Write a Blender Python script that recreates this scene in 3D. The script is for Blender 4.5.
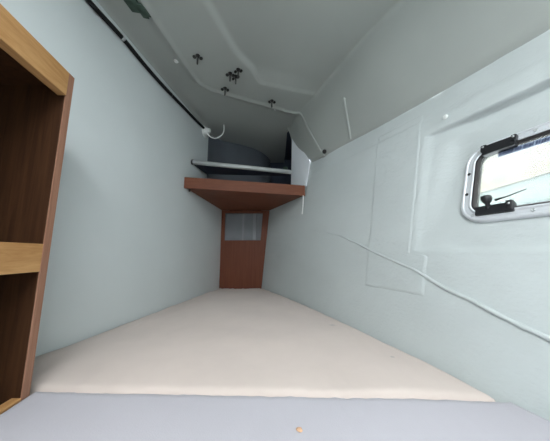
import bpy, bmesh, math, random
from mathutils import Vector, Matrix, noise
S = bpy.context.scene
for o in list(bpy.data.objects): bpy.data.objects.remove(o)
COL = S.collection

# ---------------------------------------------------------------- camera, light, exposure
FPX = 228.0
cam_d = bpy.data.cameras.new('camera'); cam = bpy.data.objects.new('camera', cam_d); COL.objects.link(cam)
cam_d.sensor_fit = 'HORIZONTAL'; cam_d.sensor_width = 36; cam_d.lens = 36 * FPX / 550; cam_d.clip_start = .01
cam.location = (0, 0, .29)
cam.rotation_euler = (math.radians(90) + math.atan(33.5 / FPX), 0, 0)
S.camera = cam
W = bpy.data.worlds.new('daylight'); S.world = W; W.use_nodes = True
bg = W.node_tree.nodes['Background']; bg.inputs[0].default_value = (.93, .97, 1, 1); bg.inputs[1].default_value = 5
def area(name, loc, target, sx, sy, power, col):
    l = bpy.data.lights.new(name, 'AREA'); l.shape = 'RECTANGLE'; l.size = sx; l.size_y = sy; l.energy = power; l.color = col
    o = bpy.data.objects.new(name, l); COL.objects.link(o); o.location = loc
    o.rotation_euler = (Vector(target) - Vector(loc)).to_track_quat('-Z', 'Y').to_euler()
    return o
area('added_overhead_light', (-.03, -.52, 1.285), (-.03, -.52, 0), 1.1, .5, 12, (.93, .97, 1.0))  # unseen lamp added overhead to light the near end more than the far
S.view_settings.view_transform = 'Standard'; S.view_settings.look = 'None'
S.view_settings.gamma = 1; S.view_settings.use_curve_mapping = False
S.view_settings.exposure = 0.78

# ---------------------------------------------------------------- helpers
def nt(name):
    m = bpy.data.materials.new(name); m.use_nodes = True
    t = m.node_tree; b = t.nodes['Principled BSDF']
    return m, t, b
def N(t, kind, **kw):
    n = t.nodes.new(kind)
    for k, v in kw.items():
        if k in n.inputs: n.inputs[k].default_value = v
        else: setattr(n, k, v)
    return n
def mat(name, col, rough=.5, metal=0, vary=.06, scale=9, bump=0, bscale=120, stretch=(1, 1, 1), spec=.5):
    m, t, b = nt(name)
    b.inputs['Roughness'].default_value = rough; b.inputs['Metallic'].default_value = metal
    b.inputs['Specular IOR Level'].default_value = spec
    tc = N(t, 'ShaderNodeTexCoord'); mp = N(t, 'ShaderNodeMapping'); mp.inputs['Scale'].default_value = stretch
    t.links.new(tc.outputs['Object'], mp.inputs[0])
    n = N(t, 'ShaderNodeTexNoise', Scale=scale, Detail=5.0); t.links.new(mp.outputs[0], n.inputs['Vector'])
    r = N(t, 'ShaderNodeValToRGB')
    r.color_ramp.elements[0].position = .3; r.color_ramp.elements[1].position = .7
    r.color_ramp.elements[0].color = (*[c * (1 - vary) for c in col], 1)
    r.color_ramp.elements[1].color = (*[min(1, c * (1 + vary)) for c in col], 1)
    t.links.new(n.outputs['Fac'], r.inputs[0]); t.links.new(r.outputs[0], b.inputs['Base Color'])
    if bump:
        n2 = N(t, 'ShaderNodeTexNoise', Scale=bscale, Detail=3.0); t.links.new(mp.outputs[0], n2.inputs['Vector'])
        bp = N(t, 'ShaderNodeBump', Strength=bump, Distance=.002)
        t.links.new(n2.outputs['Fac'], bp.inputs['Height']); t.links.new(bp.outputs[0], b.inputs['Normal'])
    return m
def wood(name, c0, c1, grain=(40, 1.6, 40), rough=.5):
    m, t, b = nt(name); b.inputs['Roughness'].default_value = rough; b.inputs['Specular IOR Level'].default_value = .22
    tc = N(t, 'ShaderNodeTexCoord'); mp = N(t, 'ShaderNodeMapping'); mp.inputs['Scale'].default_value = grain
    t.links.new(tc.outputs['Object'], mp.inputs[0])
    n = N(t, 'ShaderNodeTexNoise', Scale=2.2, Detail=8.0, Roughness=.65, Distortion=.4)
    t.links.new(mp.outputs[0], n.inputs['Vector'])
    r = N(t, 'ShaderNodeValToRGB'); r.color_ramp.elements[0].position = .35; r.color_ramp.elements[1].position = .65
    r.color_ramp.elements[0].color = (*c0, 1); r.color_ramp.elements[1].color = (*c1, 1)
    t.links.new(n.outputs['Fac'], r.inputs[0]); t.links.new(r.outputs[0], b.inputs['Base Color'])
    bp = N(t, 'ShaderNodeBump', Strength=.12, Distance=.001); t.links.new(n.outputs['Fac'], bp.inputs['Height'])
    t.links.new(bp.outputs[0], b.inputs['Normal'])
    return m
def obj(name, bm, m=None, parent=None, smooth=False, loc=None):
    me = bpy.data.meshes.new(name)
    bmesh.ops.recalc_face_normals(bm, faces=bm.faces)
    bm.to_mesh(me); bm.free()
    if m: me.materials.append(m)
    if smooth:
        for p in me.polygons: p.use_smooth = True
    o = bpy.data.objects.new(name, me); COL.objects.link(o)
    if parent: o.parent = parent
    if loc is not None:
        me.transform(Matrix.Translation(-Vector(loc))); o.location = loc
    return o
def empty(name, loc=(0, 0, 0)):
    o = bpy.data.objects.new(name, None); COL.objects.link(o); o.location = loc; o.empty_display_size = .05
    return o
def tag(o, label, cat, group=None):
    o['label'] = label; o['category'] = cat
    if group: o['group'] = group
    return o
def struct(o): o['kind'] = 'structure'; return o
def prism(bm, poly, z0, z1, bevel=0):
    """vertical prism over an outline of (x, y)"""
    lo = [bm.verts.new((x, y, z0)) for x, y in poly]; hi = [bm.verts.new((x, y, z1)) for x, y in poly]
    n = len(poly); fs = [bm.faces.new(lo[::-1]), bm.faces.new(hi)]
    for i in range(n): fs.append(bm.faces.new((lo[i], lo[(i + 1) % n], hi[(i + 1) % n], hi[i])))
    if bevel:
        es = {e for f in fs for e in f.edges}
        bmesh.ops.bevel(bm, geom=list(es), offset=bevel, segments=2, affect='EDGES', profile=.6)
    return bm
def slab(bm, pts, off, bevel=0):
    """a polygon in space thickened by the vector off"""
    off = Vector(off); lo = [bm.verts.new(p) for p in pts]; hi = [bm.verts.new(Vector(p) + off) for p in pts]
    n = len(pts); fs = [bm.faces.new(lo[::-1]), bm.faces.new(hi)]
    for i in range(n): fs.append(bm.faces.new((lo[i], lo[(i + 1) % n], hi[(i + 1) % n], hi[i])))
    if bevel:
        es = {e for f in fs for e in f.edges}
        bmesh.ops.bevel(bm, geom=list(es), offset=bevel, segments=2, affect='EDGES', profile=.6)
    return bm
def tube(bm, pts, r, seg=10, cap=True):
    pts = [Vector(p) for p in pts]; rings = []
    up = Vector((.13, .37, .92))
    for i, p in enumerate(pts):
        d = (pts[min(i + 1, len(pts) - 1)] - pts[max(i - 1, 0)]).normalized()
        a = d.cross(up)
        if a.length < 1e-4: a = d.cross(Vector((1, 0, 0)))
        a.normalize(); b = d.cross(a).normalized()
        rr = r[i] if isinstance(r, (list, tuple)) else r
        rings.append([bm.verts.new(p + rr * (a * math.cos(k * 2 * math.pi / seg) + b * math.sin(k * 2 * math.pi / seg))) for k in range(seg)])
    for A, B_ in zip(rings, rings[1:]):
        for k in range(seg): bm.faces.new((A[k], A[(k + 1) % seg], B_[(k + 1) % seg], B_[k]))
    if cap: bm.faces.new(rings[0][::-1]); bm.faces.new(rings[-1])
    return bm
def catmull(P, n=10):
    P = [Vector(p) for p in P]; P = [2 * P[0] - P[1]] + P + [2 * P[-1] - P[-2]]; out = []
    for i in range(1, len(P) - 2):
        for k in range(n):
            t = k / n; a, b, c, d = P[i - 1:i + 3]
            out.append(.5 * ((2 * b) + (c - a) * t + (2 * a - 5 * b + 4 * c - d) * t * t + (3 * b - a - 3 * c + d) * t ** 3))
    out.append(P[-2]); return out
def lathe(bm, prof, M, seg=20):
    """profile of (radius, height) turned about the local z of matrix M"""
    rings = []
    for r, h in prof:
        if r < 1e-6: rings.append([bm.verts.new(M @ Vector((0, 0, h)))])
        else: rings.append([bm.verts.new(M @ Vector((r * math.cos(2 * math.pi * k / seg), r * math.sin(2 * math.pi * k / seg), h))) for k in range(seg)])
    for A, B_ in zip(rings, rings[1:]):
        for k in range(seg):
            k2 = (k + 1) % seg
            if len(A) == 1 and len(B_) == 1: continue
            if len(A) == 1: bm.faces.new((A[0], B_[k], B_[k2]))
            elif len(B_) == 1: bm.faces.new((A[k], A[k2], B_[0]))
            else: bm.faces.new((A[k], A[k2], B_[k2], B_[k]))
    return bm
def box(bm, M, sx, sy, sz, bevel=0):
    r = bmesh.ops.create_cube(bm, size=1, matrix=M @ Matrix.Diagonal((sx, sy, sz, 1)))
    if bevel:
        es = {e for v in r['verts'] for e in v.link_edges}
        bmesh.ops.bevel(bm, geom=list(es), offset=bevel, segments=2, affect='EDGES', profile=.6)
    return bm
def sst(a, b, x):
    t = min(1, max(0, (x - a) / (b - a))); return t * t * (3 - 2 * t)
def lerp_list(P, y):
    if y <= P[0][0]:
        (a, u), (b, v) = P[0], P[1]
    elif y >= P[-1][0]:
        (a, u), (b, v) = P[-2], P[-1]
    else:
        for (a, u), (b, v) in zip(P, P[1:]):
            if a <= y <= b: break
    return u + (v - u) * (y - a) / (b - a)

# ---------------------------------------------------------------- shape of the berth
def XL(y): return -.691 + .1556 * (y - .692)                       # left lining, a straight vertical panel
def HB(y): d = y - .45; return .485 - .287 * d - .0567 * d * d     # hull at mattress height
def HT(y):
    if y > 1.346: return .3126 - .49 * (y - 1.346)
    e = y - .54; return .75 - .47 * e - .09 * e * e         # hull at its upper edge, z = .9
def hull0(y, z): return HB(y) + (HT(y) - HB(y)) * z / .9
ZT = .9
# recess of the port light: edges at y = .80, z = .295 and .74
WY0, WZ0, WZ1 = .783, .297, .735
import numpy as np
_q = np.array([(y, z) for y in np.linspace(.2, .72, 14) for z in np.linspace(.37, .63, 9)])
_k = np.linalg.lstsq(np.c_[np.ones(len(_q)), _q], np.array([hull0(y, z) for y, z in _q]), rcond=None)[0]
_b, _c = float(_k[1]), float(_k[2]) + .05
def RD(z): return .013 + .05 * max(0, z - WZ0)
def flatx(y, z): return float(_k[0]) + _b * y + float(_k[2]) * z + RD(z)
def recess_w(y, z):
    ye = WY0 + .09 * (z - WZ0) - .012
    w = 1 - sst(ye - .013, ye + .003, y)
    w *= sst(WZ0 - .002, WZ0 + .013, z) * (1 - sst(WZ1 - .011, WZ1 + .002, z))
    w *= sst(-.10, -.06, y)
    return w
def u0(y, z): return sst(.0, .06, y) * (1 - sst(.71, .75, y)) * sst(.33, .37, z) * (1 - sst(.63, .67, z))
def hullx(y, z):
    w = recess_w(y, z) if y < 1 else 0
    h = hull0(y, z) + (.0023 * noise.noise((y * 18, z * 22, 2)) + .0010 * noise.noise((y * 55, z * 75, 5))) * (1 - u0(y, z))
    # wide faint step under the deck edge
    h += .006 * (sst(.80, .815, z)) if y < 1.5 else 0
    u = sst(-.06, .10, y) * (1 - sst(.71, .77, y)) * sst(.32, .37, z) * (1 - sst(.64, .69, z))
    return h * (1 - w) + (flatx(y, z) * u + (h + RD(z) * (.42 + .58 * sst(.0, .16, WY0 + .09 * (z - WZ0) - y))) * (1 - u)) * w
Wo = Vector((flatx(.437, .4945), .437, .4945))
E1 = Vector((-_b, -1, 0)).normalized()                             # along the window towards the viewer
E2 = Vector((_c, 0, 1)); E2 = (E2 - E1 * E2.dot(E1)).normalized()
E3 = E1.cross(E2); E3 = -E3 if E3.x > 0 else E3                    # into the cabin
WM = Matrix((E1, E2, E3)).transposed().to_4x4(); WM.translation = Wo
WL, WH = .262, .129                                               # half sizes of the window frame
def rr(off, h, n=9, rad=.062):
    a, b, r = WL - off, WH - off, max(.008, rad - off); P = []
    for cx, cy, t0 in ((a - r, b - r, 0), (-a + r, b - r, 90), (-a + r, -b + r, 180), (a - r, -b + r, 270)):
        for k in range(n):
            t = math.radians(t0 + 90 * k / (n - 1)); P.append(WM @ Vector((cx + r * math.cos(t), cy + r * math.sin(t), h)))
    return P
def in_hole(p, off=.014):
    q = WM.inverted() @ Vector(p); a, b, r = WL - off, WH - off, .048
    x, y = abs(q.x), abs(q.y)
    if x > a or y > b: return False
    if x > a - r and y > b - r: return math.hypot(x - a + r, y - b + r) < r
    return True

# ---------------------------------------------------------------- materials
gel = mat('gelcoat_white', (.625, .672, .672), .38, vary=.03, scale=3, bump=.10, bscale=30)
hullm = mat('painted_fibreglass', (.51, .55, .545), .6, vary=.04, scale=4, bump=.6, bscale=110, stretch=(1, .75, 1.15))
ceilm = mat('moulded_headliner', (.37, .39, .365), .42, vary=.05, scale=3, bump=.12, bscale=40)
recess_shade = mat('painted_recess_shade', (.035, .045, .07), .8)  # near-black navy puts the recess shade into the colour
oak = wood('light_oak', (.40, .205, .075), (.54, .31, .13))
oak_edge = wood('oak_edge_band', (.27, .135, .085), (.36, .19, .125), (60, 60, 2))
oak_shade = wood('oak_painted_shade', (.04, .017, .008), (.07, .031, .014), (40, 40, 2))  # darker copy of the oak, with the cabinet's inner shade in its colour
mahog = wood('mahogany_ply', (.145, .047, .023), (.19, .066, .034), (1.6, 40, 40))
mahog_v = wood('mahogany_ply_upright', (.125, .036, .017), (.165, .052, .026), (40, 40, 1.6))
alu = mat('satin_aluminium', (.70, .725, .75), .42, .35, .03, 30)
cablem = mat('cable_sheath', (.012, .012, .013), .75, vary=.2, scale=20, spec=.15)
black = mat('black_plastic', (.012, .012, .014), .35, vary=.2, scale=20)
rubber = mat('black_rubber', (.016, .013, .013), .6, vary=.2, scale=20)
whitep = mat('white_panel_paint', (.74, .77, .80), .5, vary=.03, scale=4)
whitepl = mat('white_plastic', (.80, .82, .80), .4)
screwm = mat('steel_screw', (.62, .64, .64), .3, .9, .05, 40)
darkm = mat('blackened_bronze', (.022, .021, .02), .4, .4, .2, 40)
studm = mat('dull_stud', (.06, .06, .057), .5, .3, .2, 40)
green = mat('green_felt_pad', (.05, .078, .06), .9, vary=.5, scale=26)
notice = mat('blue_print', (.055, .075, .14), .6, vary=.3, scale=90)
notice2 = mat('pale_blue_film', (.27, .32, .42), .6, vary=.2, scale=60)
crumbm = mat('orange_crumb', (.58, .36, .22), .8, vary=.3, scale=200)

def fabric(name, col, wave, spots=(), bump=.25, bs=420):
    m, t, b = nt(name); b.inputs['Roughness'].default_value = .95; b.inputs['Specular IOR Level'].default_value = .15
    b.inputs['Sheen Weight'].default_value = .15
    tc = N(t, 'ShaderNodeTexCoord')
    n = N(t, 'ShaderNodeTexNoise', Scale=5.0, Detail=6.0, Roughness=.6); t.links.new(tc.outputs['Object'], n.inputs['Vector'])
    r = N(t, 'ShaderNodeValToRGB'); r.color_ramp.elements[0].position = .3; r.color_ramp.elements[1].position = .7
    r.color_ramp.elements[0].color = (*[c * (1 - wave) for c in col], 1); r.color_ramp.elements[1].color = (*[min(1, c * (1 + wave * .6)) for c in col], 1)
    t.links.new(n.outputs['Fac'], r.inputs[0]); cur = r.outputs[0]
    for (x, y, rad, sc) in spots:
        g = N(t, 'ShaderNodeVectorMath', operation='DISTANCE'); g.inputs[1].default_value = (x, y, 0)
        mp = N(t, 'ShaderNodeMapping'); mp.inputs['Scale'].default_value = (1, 1, 0)
        t.links.new(tc.outputs['Object'], mp.inputs[0]); t.links.new(mp.outputs[0], g.inputs[0])
        nn = N(t, 'ShaderNodeTexNoise', Scale=60.0); t.links.new(tc.outputs['Object'], nn.inputs['Vector'])
        ad = N(t, 'ShaderNodeMath', operation='MULTIPLY_ADD'); ad.inputs[1].default_value = rad * .8
        t.links.new(nn.outputs['Fac'], ad.inputs[0]); t.links.new(g.outputs['Value'], ad.inputs[2])
        mr = N(t, 'ShaderNodeMapRange'); mr.inputs[1].default_value = rad * .8; mr.inputs[2].default_value = rad * 1.5
        mr.inputs[3].default_value = .8; mr.inputs[4].default_value = 0
        t.links.new(ad.outputs[0], mr.inputs[0])
        mx = N(t, 'ShaderNodeMix', data_type='RGBA'); mx.inputs[7].default_value = (*sc, 1)
        t.links.new(mr.outputs[0], mx.inputs[0]); t.links.new(cur, mx.inputs[6]); cur = mx.outputs[2]
    t.links.new(cur, b.inputs['Base Color'])
    n2 = N(t, 'ShaderNodeTexNoise', Scale=float(bs), Detail=2.0); t.links.new(tc.outputs['Object'], n2.inputs['Vector'])
    bp = N(t, 'ShaderNodeBump', Strength=bump, Distance=.0015); t.links.new(n2.outputs['Fac'], bp.inputs['Height']); t.links.new(bp.outputs[0], b.inputs['Normal'])
    return m
beige = fabric('beige_mattress_cloth', (.62, .535, .487), .05, [(.235, .985, .017, (.46, .42, .39)), (.335, .70, .007, (.42, .38, .36)), (-.05, .80, .008, (.60, .54, .49))])
lilac = fabric('pale_lilac_sheet', (.455, .44, .475), .03)

# ---------------------------------------------------------------- structure: hull, lining, headliner, floor
bm = bmesh.new()
ys = [-1.0 + .02 * i for i in range(45)] + [-.1 + .01 * i for i in range(111)] + [1.02 + .02 * i for i in range(68)]
zs = [-.14 + .02 * i for i in range(19)] + [.25 + .005 * i for i in range(102)] + [.76 + .01 * i for i in range(16)]
G = [[bm.verts.new((hullx(y, z), y, z)) for z in zs] for y in ys]
for i in range(len(ys) - 1):
    for j in range(len(zs) - 1):
        if ys[i] > 1.66 and zs[j] > .735: continue
        c = (G[i][j].co + G[i + 1][j + 1].co) / 2
        if in_hole(c): continue
        bm.faces.new((G[i][j], G[i + 1][j], G[i + 1][j + 1], G[i][j + 1]))
bmesh.ops.delete(bm, geom=[v for v in bm.verts if not v.link_faces], context='VERTS')
wall_right = struct(obj('wall_right', bm, hullm, smooth=True))
# raised laminate tape and patch bonded on the hull
bm = bmesh.new()
cr = [(1.42, .445), (1.27, .412), (1.083, .356), (.98, .314), (.907, .286), (.778, .244), (.679, .201), (.541, .153), (.463, .128), (.30, .085), (.1, .04)]
cp = catmull([(y, z, 0) for y, z in cr], 10)
tube(bm, [(hullx(p.x, p.y) + .0008 + .0007 * math.sin(i * .9), p.x, p.y + .0012 * math.sin(i * .5)) for i, p in enumerate(cp)], [.0016 + .0042 * sst(0, 45, i) for i in range(len(cp))], 8)
obj('tape_seam', bm, hullm, wall_right, True)
def patch(name, y0, y1, z0, z1, th, ny, nz, skew=.04):
    bm = bmesh.new(); R = []
    for i in range(ny + 1):
        row = []
        for j in range(nz + 1):
            z = z0 + (z1 - z0) * j / nz; ya = y0 + skew * (z - z0); ya += (WY0 + .004 + .09 * (z - WZ0) - ya) * sst(WZ0 - .012, WZ0 - .004, z); y = ya + (y1 + skew * (z - z0) - ya) * i / ny
            e = min(i, ny - i, j, nz - j)
            row.append(bm.verts.new((hullx(y, z) - (th if e >= 1 else -.001) - .0006 * noise.noise((y * 22, z * 22, 1)), y, z)))
        R.append(row)
    for i in range(ny):
        for j in range(nz): bm.faces.new((R[i][j], R[i + 1][j], R[i + 1][j + 1], R[i][j + 1]))
    return obj(name, bm, hullm, wall_right, True)
patch('laminate_patch', .715, .955, .162, .845, .0026, 40, 120, .10)

bm = bmesh.new()
slab(bm, [(XL(-1.0), -1.0, -.14), (XL(2.6), 2.6, -.14), (XL(2.6), 2.6, 1.29), (XL(-1.0), -1.0, 1.29)], (-.02, 0, 0))
struct(obj('wall_left', bm, gel))

ZC = 1.25
RIDGE = [(-1, -.80), (.3, -.585), (.757, -.507), (1.012, -.465), (1.182, -.431)]
DIAG = [(-1, 1.0), (.3, .73), (.757, .487), (.929, .395), (1.265, .255), (1.40, .185), (1.5, .15), (1.66, .118), (2.0, .1)]
PANL = [(-1, -.53), (.739, -.267), (.96, -.191), (1.068, -.118), (1.17, -.085)]
def diag(y): return min(lerp_list(DIAG, y), HT(min(y, 1.66)) - .035 - .065 * (1 - sst(1.2, 1.6, y)))
def ridge_back(x):                                                  # y of the rear lip
    return lerp_list([(-.5, 1.10), (-.43, 1.17), (-.38, 1.225), (-.247, 1.283), (-.122, 1.34), (.125, 1.445), (.21, 1.43), (.31, 1.36), (.5, 1.25)], x)
def ceil_z(x, y):
    z = ZC; d = x - XL(y)
    if d < .045: z -= .022 * (1 - math.sqrt(max(0, 1 - (1 - max(0, d) / .045) ** 2)))
    xr = lerp_list(RIDGE, y)
    yb = ridge_back(x)
    # gentle bead along the left and rear lip, and the drop outside of it
    dist = min(x - xr, (yb - y) * .85)
    if x > .15: dist = (yb - y) * .85
    bead = math.exp(-(dist / .011) ** 2) * .0085
    out = sst(.0, -.045, dist)
    z -= bead
    z += .018 * (1 - sst(-.05, .0, dist)) if x < .2 else .018 * (1 - sst(-.05, 0, dist)) * (1 - sst(.2, .3, x))
    # raised flat panel
    xp = lerp_list(PANL, y); ypb = 1.165 + (x + .09) * .29
    e = min(x - xp, ypb - y)
    if x - xp < .05 and ypb - y < .05:
        e = .05 - math.hypot(.05 - (x - xp), .05 - (ypb - y))
    xd = diag(y)
    e2 = xd - x
    z += sst(-.014, .014, x - xp) * (.013 * sst(-.03, .11, ypb - y) + .004 * sst(-.006, .006, ypb - y)) * (1 if e2 > 0 or y > 1.66 else max(0, 1 - (-e2) / .15))
    # sloping side down to the hull
    t = HT(min(y, 1.66)) if y > 0 else HT(y)
    if x > xd - .02 and y < 1.66:
        s = max(0, min(1, (x - xd) / (t - xd)))
        z -= (ZC - ZT) * s
    return z
bm = bmesh.new(); R = []
yy = [-1.0 + .04 * i for i in range(25)] + [.01 * i for i in range(236)]
for y in yy:
    row = []; tt = (HT(y) if y < 1.66 else .13) + .006
    for i in range(141):
        x = XL(y) - .004 + (tt - XL(y) + .004) * i / 140
        row.append(bm.verts.new((x, y, ceil_z(x, y))))
    R.append(row)
for a, b in zip(R, R[1:]):
    for i in range(140):
        c = (a[i].co + b[i + 1].co) / 2
        if .10 < c.x < .245 and c.y > 1.675 - (c.x - .131) * 1.73: continue
        if not (-.62 < c.x < .55 and -.80 < c.y < -.24): bm.faces.new((a[i], a[i + 1], b[i + 1], b[i]))  # unseen opening added under the overhead lamp
bmesh.ops.delete(bm, geom=[v for v in bm.verts if not v.link_faces], context='VERTS')
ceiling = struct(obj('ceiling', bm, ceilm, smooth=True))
bm = bmesh.new(); lp = catmull([(x, y, ceil_z(x, y) - .001) for x, y in ((.06, 1.414), (.125, 1.436), (.18, 1.428), (.225, 1.405), (.265, 1.382), (.30, 1.358), (.312, 1.350))], 8)
tube(bm, lp, [.002] + [.0065] * (len(lp) - 2) + [.003], 10)
obj('lip_bead', bm, ceilm, ceiling, True)
bm = bmesh.new(); lp = catmull([(x, y, ceil_z(x, y) + .0165) for x, y in ((.373, 1.118), (.388, 1.137), (.402, 1.155), (.418, 1.175), (.428, 1.188))], 8)
tube(bm, lp, [.004] + [.0105] * (len(lp) - 2) + [.004], 14)
obj('fold_bead', bm, ceilm, ceiling, True)
bm = bmesh.new()
prism(bm, [(XL(-1) - .05, -1.0), (1.05, -1.0), (.75, .4), (.3, 1.4), (.1, 2.4), (-.5, 2.4), (XL(0) - .02, 0)], -.17, -.14)
struct(obj('floor', bm, gel))
bm = bmesh.new(); slab(bm, [(XL(-1) - .02, -1.0, -.17), (1.1, -1.0, -.17), (1.1, -1.0, 1.235), (XL(-1) - .02, -1.0, 1.235)], (0, -.02, 0))
struct(obj('wall_rear', bm, gel))

# locker behind the corner shelf, its shade painted navy: far bulkhead, side and top
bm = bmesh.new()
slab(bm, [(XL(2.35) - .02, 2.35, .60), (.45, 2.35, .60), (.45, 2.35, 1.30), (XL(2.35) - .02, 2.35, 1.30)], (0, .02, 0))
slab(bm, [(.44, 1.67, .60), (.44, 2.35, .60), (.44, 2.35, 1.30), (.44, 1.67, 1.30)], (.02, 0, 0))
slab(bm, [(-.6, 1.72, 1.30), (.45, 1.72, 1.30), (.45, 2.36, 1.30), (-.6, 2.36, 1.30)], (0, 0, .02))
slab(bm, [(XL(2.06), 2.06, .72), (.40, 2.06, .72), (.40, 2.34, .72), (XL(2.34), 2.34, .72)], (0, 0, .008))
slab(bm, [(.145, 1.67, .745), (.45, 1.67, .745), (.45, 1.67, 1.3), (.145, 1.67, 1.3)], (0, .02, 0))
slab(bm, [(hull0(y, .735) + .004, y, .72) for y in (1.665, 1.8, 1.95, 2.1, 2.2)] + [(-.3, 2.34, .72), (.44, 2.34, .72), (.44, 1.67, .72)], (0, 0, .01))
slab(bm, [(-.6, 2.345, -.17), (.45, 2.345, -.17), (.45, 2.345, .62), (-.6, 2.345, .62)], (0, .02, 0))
wb = struct(obj('wall_back', bm, recess_shade))
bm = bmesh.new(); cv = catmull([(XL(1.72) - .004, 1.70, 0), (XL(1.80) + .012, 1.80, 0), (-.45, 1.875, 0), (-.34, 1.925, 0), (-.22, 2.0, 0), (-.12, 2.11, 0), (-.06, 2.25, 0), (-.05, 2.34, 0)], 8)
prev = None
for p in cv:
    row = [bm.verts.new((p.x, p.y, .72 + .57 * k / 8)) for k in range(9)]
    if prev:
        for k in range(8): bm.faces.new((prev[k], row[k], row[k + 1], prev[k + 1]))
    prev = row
obj('shade_roll', bm, mat('slate_shade', (.10, .112, .13), .85), wb, True)  # added roll; curve and slate colour stand in for the fade into shade

# ---------------------------------------------------------------- window
win = struct(empty('window_1', Wo)); WI = Matrix.Translation(-Wo)
def wobj(name, bm, m, parent=None, smooth=False):
    bm.transform(WI); return obj(name, bm, m, parent or win, smooth)
def loops(bm, prof, close=False):
    L = [[bm.verts.new(p) for p in rr(o, h)] for o, h in prof]; n = len(L[0])
    if close: L.append(L[0])
    for A, B_ in zip(L, L[1:]):
        for k in range(n): bm.faces.new((A[k], A[(k + 1) % n], B_[(k + 1) % n], B_[k]))
    return L
bm = bmesh.new(); loops(bm, [(0, -.004), (0, .006), (.0015, .0095), (.004, .0115), (.008, .0115), (.010, .0095), (.020, .0095), (.0235, .012), (.0265, .012), (.028, .010), (.028, -.004)], True)
fr = wobj('window_frame', bm, alu, smooth=False)
bm = bmesh.new(); loops(bm, [(.0275, -.01), (.0275, .0085), (.029, .0095), (.033, .0075), (.0365, .004), (.0365, -.01)], True)
wobj('gasket', bm, rubber, smooth=True)
bm = bmesh.new(); L = loops(bm, [(.033, .002), (.033, -.003)]); bm.faces.new(L[0]); bm.faces.new(L[1][::-1])
m, t, b = nt('clouded_acrylic_pane')
b.inputs['Base Color'].default_value = (.96, .98, .97, 1); b.inputs['Roughness'].default_value = .08
tc = N(t, 'ShaderNodeTexCoord'); mp = N(t, 'ShaderNodeMapping'); mp.inputs['Scale'].default_value = (1, 6, 22); t.links.new(tc.outputs['Object'], mp.inputs[0])
n = N(t, 'ShaderNodeTexNoise', Scale=3.0, Detail=6.0, Roughness=.7); t.links.new(mp.outputs[0], n.inputs['Vector'])
r = N(t, 'ShaderNodeValToRGB'); r.color_ramp.elements[0].position = .35; r.color_ramp.elements[1].position = .7
r.color_ramp.elements[0].color = (.90, .95, .96, 1); r.color_ramp.elements[1].color = (1, 1, .97, 1)
t.links.new(n.outputs['Fac'], r.inputs[0])
tr = N(t, 'ShaderNodeBsdfTransparent'); t.links.new(r.outputs[0], tr.inputs[0])
gl = N(t, 'ShaderNodeBsdfGlossy', Roughness=.1); tl = N(t, 'ShaderNodeBsdfTranslucent'); tl.inputs[0].default_value = (.9, .93, .92, 1)
m1 = N(t, 'ShaderNodeMixShader', Fac=.07); t.links.new(tr.outputs[0], m1.inputs[1]); t.links.new(tl.outputs[0], m1.inputs[2])
m2 = N(t, 'ShaderNodeMixShader', Fac=.04); t.links.new(m1.outputs[0], m2.inputs[1]); t.links.new(gl.outputs[0], m2.inputs[2])
t.links.new(m2.outputs[0], t.nodes['Material Output'].inputs[0])
pane = wobj('pane', bm, m)
# printed notice on the pane: a pale film with rows of tiny worn characters too small to read
def wquad(bm, x0, x1, y0, y1, h=.0027, th=.0008, sh=0):
    slab(bm, [WM @ Vector(p) for p in ((x0, y0, h), (x1, y0, h), (x1 + sh, y1, h), (x0 + sh, y1, h))], E3 * th)
gy = WH - .038
bm = bmesh.new(); wquad(bm, -.183, .05, gy - .020, gy - .0035, .0022, .0007)
pf = wobj('printed_notice', bm, notice2, pane); pf['label'] = 'pale blue printed strip along the top of the window pane'
rnd = random.Random(4); bm = bmesh.new(); x = -.180
while x < .046:
    w = rnd.choice((.0022, .003, .0038, .0052)); y1 = gy - rnd.choice((.0055, .0055, .008)); y0 = gy - rnd.choice((.0175, .0175, .0185))
    wquad(bm, x, x + w, y0, y1,   .0028, .0006, .0012)
    if rnd.random() < .6: wquad(bm, x, x + w + .003, (y0 + y1) / 2 - .001, (y0 + y1) / 2 + .001,   .0028, .0006)
    x += w + rnd.choice((.0012, .0016, .0016, .004))
wobj('lettering', bm, notice, pf)
# rivets
for px, py in [(-WL + .0145, .035), (-WL + .0145, -.035), (-WL + .035, WH - .022), (-WL + .035, -WH + .022), (-.105, WH - .015), (-.105, -WH + .015), (.03, WH - .015), (.03, -WH + .015), (.165, WH - .015), (.165, -WH + .015)]:
    bm = bmesh.new(); lathe(bm, [(.0045, .009), (.0042, .0112), (.0022, .0118), (.0018, .0108), (0, .0108)], WM @ Matrix.Translation((px, py, 0)), 12)
    wobj('rivet', bm, darkm if px < -.2 and abs(py) < .05 else screwm, smooth=True)
# hinge above, latch below
hx = -.178
bm = bmesh.new(); box(bm, WM @ Matrix.Translation((hx, WH - .029, .010)), .076, .032, .016, .003)
box(bm, WM @ Matrix.Translation((hx - .034, WH - .022, .014)), .014, .022, .014, .003)
box(bm, WM @ Matrix.Translation((hx + .034, WH - .022, .014)), .012, .022, .014, .003)
hg = wobj('hinge', bm, black)
bm = bmesh.new(); lathe(bm, [(.0032, .020), (.003, .0225), (0, .023)], WM @ Matrix.Translation((hx + .034, WH - .019, 0)), 10)
lathe(bm, [(.0032, .020), (.003, .0225), (0, .023)], WM @ Matrix.Translation((hx - .034, WH - .019, 0)), 10); wobj('hinge_pin', bm, screwm, hg, True)
bm = bmesh.new(); box(bm, WM @ Matrix.Translation((hx + .0, -WH + .031, .009)), .082, .026, .014, .003)
box(bm, WM @ Matrix.Translation((hx + .033, -WH + .034, .013)), .014, .026, .016, .003)
lt = wobj('latch', bm, black)
KM = WM @ Matrix.Translation((hx - .012, -WH + .040, .014)) @ Matrix.Rotation(math.radians(-62), 4, 'X')
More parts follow.
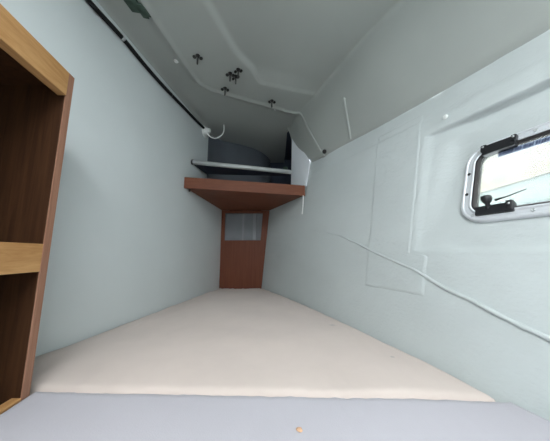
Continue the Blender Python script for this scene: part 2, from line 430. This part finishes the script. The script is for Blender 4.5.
bm = bmesh.new(); lathe(bm, [(.006, -.012), (.0055, .008), (.009, .012), (.012, .018), (.012, .027), (.009, .031), (0, .032)], KM, 16)
kb = wobj('latch_knob', bm, black, lt, True)
bm = bmesh.new(); tube(bm, [WM @ Vector(p) for p in ((hx + .004, -WH + .054, .018), (hx + .030, -WH + .060, .017), (hx + .062, -WH + .072, .014))], [.0032, .0016, .001], 8)
wobj('latch_lever', bm, darkm, lt, True)
bm = bmesh.new(); lathe(bm, [(.003, .020), (.0028, .0222), (0, .0225)], WM @ Matrix.Translation((hx + .033, -WH + .037, 0)), 10); wobj('latch_screw', bm, screwm, lt, True)

# outside, seen through the pane: quay and a pale building across it
bm = bmesh.new(); prism(bm, [(1.6, -6), (12, -6), (12, 9), (1.6, 9)], -.75, -.65)
struct(obj('quay_ground', bm, mat('pale_quay', (.34, .36, .33), .9, vary=.3, scale=2)))
bd = struct(empty('quay_building', (5, 2, -.65)))
BI = Matrix.Translation((-5, -2, .65))
for nm, z0, z1, x0, c in (('lower_wall', -.65, 1.75, 5, (.098, .118, .113)), ('string_course', 1.75, 1.95, 4.95, (.12, .108, .084)), ('upper_wall', 1.95, 3.6, 5, (.128, .122, .102))):
    bm = bmesh.new(); prism(bm, [(x0, -5), (8, -5), (8, 9), (x0, 9)], z0, z1); bm.transform(BI)
    obj(nm, bm, mat('render_' + nm, c, .9, vary=.16, scale=1.3), bd)

# ---------------------------------------------------------------- mattress and cushion
def soft(name, outline, inside, top, bot, rad, m, step, crown=0, wr=0, side=.012, slant=lambda x, y: 0):
    """rounded upholstered pad: outline is a function giving the x span at y"""
    y0, y1 = inside; bm = bmesh.new(); ny = int((y1 - y0) / step); nx = 90; R = []
    for i in range(ny + 1):
        y = y0 + (y1 - y0) * i / ny
        # denser rows near the ends
        xa, xb = outline(y)[0], outline(y + slant(.45, y))[1]; row = []
        for j in range(nx + 1):
            u = j / nx; u = .5 - .5 * math.cos(math.pi * u); u = .35 * u + .65 * j / nx
            x = xa + (xb - xa) * u
            d1 = max(0, min(x - xa, xb - x)); d2 = max(0, min(y - y0, y1 - y)); d = min(d1, d2)
            z = top
            if d1 < side: z -= side - math.sqrt(max(0, side * side - (side - d1) ** 2))
            if d2 < rad: z -= rad - math.sqrt(max(0, rad * rad - (rad - d2) ** 2))
            z += crown * math.sin(math.pi * u) * math.sin(math.pi * i / ny)
            z += wr * noise.noise((x * 5, y * 5, 3)) * min(1, d / rad)
            z += wr * .9 * noise.noise((x * 46, y * 4, 7)) * (1 - min(1, max(0, d - .01) / .12)) * min(1, d / .01)
            row.append(bm.verts.new((min(x, hull0(y + slant(x, y), z) - .006), y + slant(x, y), z)))
        R.append(row)
    for a, b in zip(R, R[1:]):
        for j in range(nx): bm.faces.new((a[j], a[j + 1], b[j + 1], b[j]))
    border = [r[0] for r in R] + R[-1][1:] + [r[-1] for r in R[::-1]][1:] + R[0][::-1][1:-1]
    low = [bm.verts.new((min(v.co.x, hull0(v.co.y, bot) - .010), v.co.y, bot)) for v in border]; n = len(border)
    for k in range(n): bm.faces.new((border[k], border[(k + 1) % n], low[(k + 1) % n], low[k]))
    bm.faces.new(low)
    return obj(name, bm, m, None, True)
SLANT = lambda x, y: -.035 * (x + .52) * (1 - sst(.55, 1.0, y))
mt = soft('mattress', lambda y: (XL(y) + .005, HB(y) - .006), (.541, 2.02), 0, -.139, .022, beige, .0105, .014, .006, .010, SLANT)
tag(mt, 'beige tapering berth mattress running back to the brown corner shelf', 'mattress')
def cab_x(y): return -.513 - .115 * (y - .52)
def near_span(y):
    xa = cab_x(min(y, .50)) + .004 if y < .5 else cab_x(.5) + .004 - (y - .5) * .1
    return (xa, HB(y) - .006 + min(0, (.50 - y) * .5))
ct = soft('seat_cushion', near_span, (-.95, .538), .004, -.139, .010, lilac, .0115, .0, .003, .010, lambda x, y: -.035 * (x + .52) * sst(.2, .5, y))
tag(ct, 'pale lilac sheet covered cushion in the foreground beside the open cabinet', 'cushion')
bm = bmesh.new(); bmesh.ops.create_icosphere(bm, subdivisions=3, radius=.0042)
for v in bm.verts: v.co *= 1 + .35 * noise.noise(v.co * 300); v.co.z *= .55; v.co.x *= 1.3
bm.transform(Matrix.Translation((.04, .418, .0062)))
tag(obj('crumb', bm, crumbm, None, True, (.04, .418, .004)), 'tiny orange crumb lying on the pale lilac cushion', 'crumb')

# ---------------------------------------------------------------- open wooden cabinet on the left
cab = tag(empty('storage_cabinet', (cab_x(0), 0, -.13)), 'open fronted oak cabinet with a middle shelf against the left wall', 'cabinet')
CI = Matrix.Translation(-cab.location)
def cobj(name, bm, m, smooth=False): bm.transform(CI); return obj(name, bm, m, cab, smooth)
CY0, CY1 = .03, .522
def bx_(y, d=0): return (cab_x(y) + d, y)
def back(y): return (XL(y) + .012, y)
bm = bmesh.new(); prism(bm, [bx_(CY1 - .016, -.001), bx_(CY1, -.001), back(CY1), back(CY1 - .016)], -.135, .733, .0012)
cobj('end_panel', bm, oak_shade)
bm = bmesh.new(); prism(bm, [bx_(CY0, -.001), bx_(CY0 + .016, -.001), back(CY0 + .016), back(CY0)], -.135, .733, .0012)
cobj('end_panel', bm, oak_shade)
bm = bmesh.new(); prism(bm, [bx_(CY1 - .017, -.0008), bx_(CY1 + .001, -.0008), bx_(CY1 + .001, .0022), bx_(CY1 - .017, .0022)], -.135, .7335, .0006)
o = cobj('edge_band', bm, oak_edge); o['label'] = 'pinkish brown edge strip of the end panel'
bm = bmesh.new(); prism(bm, [bx_(CY0 + .0165, -.018), bx_(CY1 - .0165, -.018), bx_(CY1 - .0165, .003), bx_(CY0 + .0165, .003)], .672, .733, .0015)
o = cobj('top_rail', bm, oak); o['label'] = 'light oak top rail'
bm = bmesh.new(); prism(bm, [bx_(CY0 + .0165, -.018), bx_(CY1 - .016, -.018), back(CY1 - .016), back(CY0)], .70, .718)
cobj('top_panel', bm, oak_shade)
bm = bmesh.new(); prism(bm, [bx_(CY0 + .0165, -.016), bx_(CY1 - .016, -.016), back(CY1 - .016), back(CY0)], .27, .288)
sh = cobj('shelf', bm, oak_shade)
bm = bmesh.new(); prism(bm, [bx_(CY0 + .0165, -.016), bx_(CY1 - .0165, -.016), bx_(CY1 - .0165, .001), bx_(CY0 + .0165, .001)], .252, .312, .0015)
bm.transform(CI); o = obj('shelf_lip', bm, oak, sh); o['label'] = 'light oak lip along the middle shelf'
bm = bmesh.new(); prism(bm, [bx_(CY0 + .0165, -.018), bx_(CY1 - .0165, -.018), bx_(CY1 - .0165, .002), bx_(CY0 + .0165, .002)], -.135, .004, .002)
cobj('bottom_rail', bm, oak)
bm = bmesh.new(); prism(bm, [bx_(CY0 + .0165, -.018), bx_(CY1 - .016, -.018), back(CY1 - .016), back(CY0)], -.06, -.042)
cobj('bottom_panel', bm, oak_shade)
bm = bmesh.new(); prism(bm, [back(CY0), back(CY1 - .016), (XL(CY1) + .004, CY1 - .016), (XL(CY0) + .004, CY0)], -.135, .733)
cobj('back_panel', bm, oak_shade)

# ---------------------------------------------------------------- corner shelf group at the far end
SA, SB = (XL(1.40) + .002, 1.40), (.202, 1.485)                      # front ends of the shelf
bs = tag(empty('corner_shelf', (-.2, 1.7, .67)), 'reddish brown wooden corner shelf with a raised front rail at the far end', 'shelf')
SI = Matrix.Translation(-bs.location)
def tilt(bm):                                                        # the left end sits a little higher
    for v in bm.verts: v.co.z += .030 * max(0, (SB[0] - v.co.x) / .78) * (1 if v.co.y < 1.6 else max(0, 1 - (v.co.y - 1.6) / .4))
bm = bmesh.new(); prism(bm, [(SA[0], SA[1] + .012), (SB[0] - .002, SB[1] + .012)] + [(hull0(y, .69) - .004, y) for y in (1.6, 1.75, 1.9, 2.028)] + [(XL(2.028) + .002, 2.028)], .682, .70)
tilt(bm); bm.transform(SI); obj('shelf_board', bm, mahog, bs)
d = Vector((SB[0] - SA[0], SB[1] - SA[1])); nrm = Vector((-d.y, d.x)).normalized() * .018
bm = bmesh.new(); prism(bm, [SA, SB, (SB[0] + nrm.x, SB[1] + nrm.y), (SA[0] + .004, SA[1] + .018)], .675, .747, .002)
tilt(bm); bm.transform(SI); obj('front_rail', bm, mahog, bs)
bm = bmesh.new(); lathe(bm, [(.008, 0), (.008, -.014), (.005, -.022), (0, -.022)], Matrix.Translation((-.55, 1.425, .709)), 12); bm.transform(SI); obj('fixing_screw', bm, darkm, bs, True)

# upright panel under the shelf with an opening
def up(x, z, y=2.03): return Vector((x, y, z))
pn = tag(empty('support_panel', (-.29, 2.03, -.02)), 'reddish brown upright panel with a square opening below the corner shelf', 'panel')
PI_ = Matrix.Translation(-pn.location)
bm = bmesh.new()
outer = [(-.482, -.13), (-.130, -.13), (-.050, .681), (-.482, .681)]; hole = [(-.450, .41), (-.128, .41), (-.110, .655), (-.452, .655)]
def ringed(bm, outer, hole, y0, y1):
    V = {}
    for k, L in (('o', outer), ('h', hole)):
        for y in (y0, y1): V[k, y] = [bm.verts.new(up(x, z, y)) for x, z in L]
    for i in range(4):
        j = (i + 1) % 4
        for y in (y0, y1): bm.faces.new((V['o', y][i], V['o', y][j], V['h', y][j], V['h', y][i]))
        for k in 'oh': bm.faces.new((V[k, y0][i], V[k, y0][j], V[k, y1][j], V[k, y1][i]))
ringed(bm, outer, hole, 2.03, 2.046)
bm.transform(PI_); obj('board', bm, mahog_v, pn)
bm = bmesh.new()
slab(bm, [up(-.472, .38, 2.075), up(-.128, .38, 2.075), up(-.08, .68, 2.075), up(-.472, .68, 2.075)], (0, .006, 0))
bm.transform(PI_); o = obj('opening_liner', bm, mat('grey_liner', (.21, .22, .235), .7), pn); o['label'] = 'grey lining seen through the square opening'
bm = bmesh.new(); prism(bm, [(-.30, 2.066), (-.284, 2.066), (-.284, 2.075), (-.30, 2.075)], .38, .675, .001); prism(bm, [(-.20, 2.05), (-.172, 2.05), (-.172, 2.075), (-.20, 2.075)], .38, .675, .001)
bm.transform(PI_); obj('liner_rib', bm, mat('grey_liner_rib', (.26, .27, .285), .7), pn)

# upper board with pale nosing, and the white end board on the right
ub = tag(empty('upper_board', (-.23, 1.6, .875)), 'thin dark board with a pale metal front edge above the corner shelf', 'board')
UI = Matrix.Translation(-ub.location)
UA, UB = (XL(1.475) + .002, 1.475), (.118, 1.575)
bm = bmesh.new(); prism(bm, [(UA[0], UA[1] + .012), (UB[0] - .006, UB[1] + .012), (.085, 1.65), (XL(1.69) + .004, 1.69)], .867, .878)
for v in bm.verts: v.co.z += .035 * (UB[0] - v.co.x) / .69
bm.transform(UI); obj('board_panel', bm, recess_shade, ub)
bm = bmesh.new(); tube(bm, [(UA[0] + .004, UA[1], .908), (UB[0], UB[1], .873)], .0155, 12); bm.transform(UI); o = obj('front_nosing', bm, mat('pale_grey_metal', (.50, .52, .51), .45, .2), ub, True); o['label'] = 'pale metal front edge'
bm = bmesh.new(); tube(bm, [(UA[0] + .002, UA[1], .908), (UA[0] + .012, UA[1], .9077)], .0175, 12); bm.transform(UI); obj('end_cap', bm, rubber, ub, True)
bm = bmesh.new(); box(bm, Matrix.Translation((.075, 1.575, .902)), .03, .02, .02, .004); bm.transform(UI); obj('catch', bm, green, ub)
bm = bmesh.new(); q = [Vector((.235, 1.475, .914)), Vector((.207, 1.492, .748)), Vector((.117, 1.64, .748)), Vector((.131, 1.655, 1.225))]
slab(bm, q, (.010, .010, 0), .001)
tag(obj('end_board', bm, whitep, None, False, (.16, 1.57, .748)), 'white end board standing on the right end of the corner shelf', 'board')

# ---------------------------------------------------------------- cable on the left wall and its fitting
cpts = [(-.30, 1.20), (.2, 1.203), (.55, 1.205), (.702, 1.201), (.854, 1.207), (1.0, 1.199), (1.16, 1.201), (1.35, 1.213), (1.50, 1.222), (1.60, 1.232)]
bm = bmesh.new(); tube(bm, catmull([(XL(y) + .0112, y, z) for y, z in cpts], 8), .0092, 10)
cb = tag(obj('cable', bm, cablem, None, True), 'black cable running along the top of the left wall', 'cable')
for y, z in ((.856, 1.207), (1.20, 1.2035)):
    bm = bmesh.new(); tube(bm, [(XL(y - .006) + .0112, y - .006, z), (XL(y + .006) + .0112, y + .006, z)], .0095, 12)
    o = obj('cable_tie', bm, screwm if y < 1 else black, cb, True)
    if y < 1: o['label'] = 'pale tie round the cable'
nl = Vector((1, -.1556, 0)).normalized()
gm = nl.to_track_quat('Z', 'Y').to_matrix().to_4x4(); gm.translation = (XL(1.64), 1.64, 1.222)
gr = tag(empty('cable_gland', gm.translation), 'round white cable fitting at the far end of the black cable', 'fitting'); GI = Matrix.Translation(-Vector(gm.translation))
bm = bmesh.new(); lathe(bm, [(.046, 0), (.046, .004), (.038, .010), (.030, .012), (.028, .028), (.022, .034), (0, .035)], gm, 24); bm.transform(GI); obj('flange', bm, whitepl, gr, True)
bm = bmesh.new(); lathe(bm, [(.016, .03), (.016, .046), (.012, .050), (0, .050)], gm @ Matrix.Translation((-.006, .004, 0)), 14); bm.transform(GI); obj('collar', bm, whitepl, gr, True)
wl = catmull([(-.515, 1.625, 1.195), (-.48, 1.62, 1.165), (-.445, 1.62, 1.158), (-.405, 1.62, 1.185), (-.39, 1.62, 1.22), (-.392, 1.62, 1.275)], 8)
bm = bmesh.new(); tube(bm, wl, .0042, 8); tag(obj('white_wire', bm, whitepl, None, True, (-.515, 1.625, 1.195)), 'thin white wire looping up from the round white cable fitting', 'wire')

# ---------------------------------------------------------------- wing-nut bolts under the headliner
def wing_bolt(x, y, label, rot):
    z = ceil_z(x, y); e = tag(empty('wing_bolt', (x, y, z)), label, 'bolt', 'bolts through the headliner')
    e.rotation_euler = (0, 0, rot); return e
def bolt_parts(e):
    I = Matrix.Identity(4)
    bm = bmesh.new(); lathe(bm, [(0, .003), (.0105, .003), (.0105, -.0015), (.005, -.002)], I, 18); obj('washer', bm, darkm, e, True)
    bm = bmesh.new(); lathe(bm, [(.0070, -.001), (.0068, -.011), (.005, -.013), (0, -.013)], I, 12)
    for s in (-1, 1):
        M = Matrix.Translation((s * .0155, 0, -.0125)) @ Matrix.Rotation(s * .45, 4, 'Y')
        bmesh.ops.create_uvsphere(bm, u_segments=12, v_segments=8, radius=1, matrix=M @ Matrix.Diagonal((.0085, .0045, .0095, 1)))
    obj('wing_nut', bm, darkm, e, True)
    bm = bmesh.new(); lathe(bm, [(.0042, -.010), (.0042, -.046), (.003, -.049), (0, -.049)], I, 10); obj('stud', bm, studm, e, True)
BOLTS = [(-.377, .985, 'dark wing nut bolt on the headliner, farthest left, nearest the black cable', .3),
         (-.193, 1.07, 'dark wing nut bolt at the corner of the raised ceiling panel', -.2),
         (-.240, 1.095, 'dark wing nut bolt in the ceiling cluster, left of a touching pair', .1),
         (-.214, 1.115, 'dark wing nut bolt in the ceiling cluster, right of a touching pair', -.4),
         (-.292, 1.205, 'dark wing nut bolt on the rear lip of the headliner, below the cluster', .2),
         (-.020, 1.315, 'dark wing nut bolt alone on the rear lip of the headliner, farthest right', .05)]
proto = None
for x, y, lab, r in BOLTS:
    e = wing_bolt(x, y, lab, r)
    if proto is None: bolt_parts(e); proto = e
    else:
        for ch in list(proto.children):
            c = ch.copy(); COL.objects.link(c); c.parent = e

# ---------------------------------------------------------------- small fittings
def screw(P, n, label, r=.007, name='screw', m=None):
    M = Vector(n).normalized().to_track_quat('Z', 'Y').to_matrix().to_4x4(); M.translation = P
    bm = bmesh.new(); lathe(bm, [(0, -.002), (r, -.002), (r, .002), (r * .75, r * .55), (r * .3, r * .7), (0, r * .55)], M, 14)
    return tag(obj(name, bm, m or screwm, None, True, P), label, 'screw', 'small fixings')
y, z = .752, .774; screw((hullx(y, z) - .001, y, z), (-1, -.3, -.1), 'small pale screw head on the hull band above the window recess', .009, m=whitepl)
x, y = -.505, 1.035; screw((x, y, ceil_z(x, y)), (0, 0, -1), 'small pale screw in the ceiling between the black cable and the leftmost bolt', .012, m=whitepl)
x, y = .0, 1.405; screw((x, y, ceil_z(x, y)), (0, -.3, -1), 'tiny pale screw behind the rear lip near the rightmost bolt', .006, m=whitepl)
bm = bmesh.new(); M = Vector((-.6, -.7, -.35)).to_track_quat('Z', 'Y').to_matrix().to_4x4(); M.translation = (.318, 1.35, .925)
lathe(bm, [(0, -.004), (.010, -.004), (.010, .006), (.013, .008), (.013, .022), (.009, .027), (0, .027)], M, 14)
tag(obj('rubber_stop', bm, rubber, None, True, (.318, 1.35, .925)), 'small black rubber stop at the right end of the ceiling lip', 'stop')
bm = bmesh.new()
for (x0, y0, w, h) in ((-.592, .725, .035, .075), (-.555, .735, .022, .08), (-.533, .745, .02, .05)):
    prism(bm, [(x0, y0), (x0 + w, y0 + .004), (x0 + w + .012, y0 + h), (x0 + .012, y0 + h - .006)], ceil_z(x0 + .02, y0) - .006, ceil_z(x0 + .02, y0) + .006, .002)
tag(obj('felt_pad', bm, green, None, False, (-.56, .77, 1.24)), 'ragged dark green pad stuck on the ceiling beside the black cable', 'pad')
bm = bmesh.new(); tube(bm, catmull([(.188, 1.480, .676), (.186, 1.478, .63), (.183, 1.478, .59), (.178, 1.48, .55)], 6), .0035, 8)
tag(obj('hanging_cord', bm, whitepl, None, True, (.188, 1.48, .676)), 'short white cord hanging below the right end of the corner shelf', 'cord')
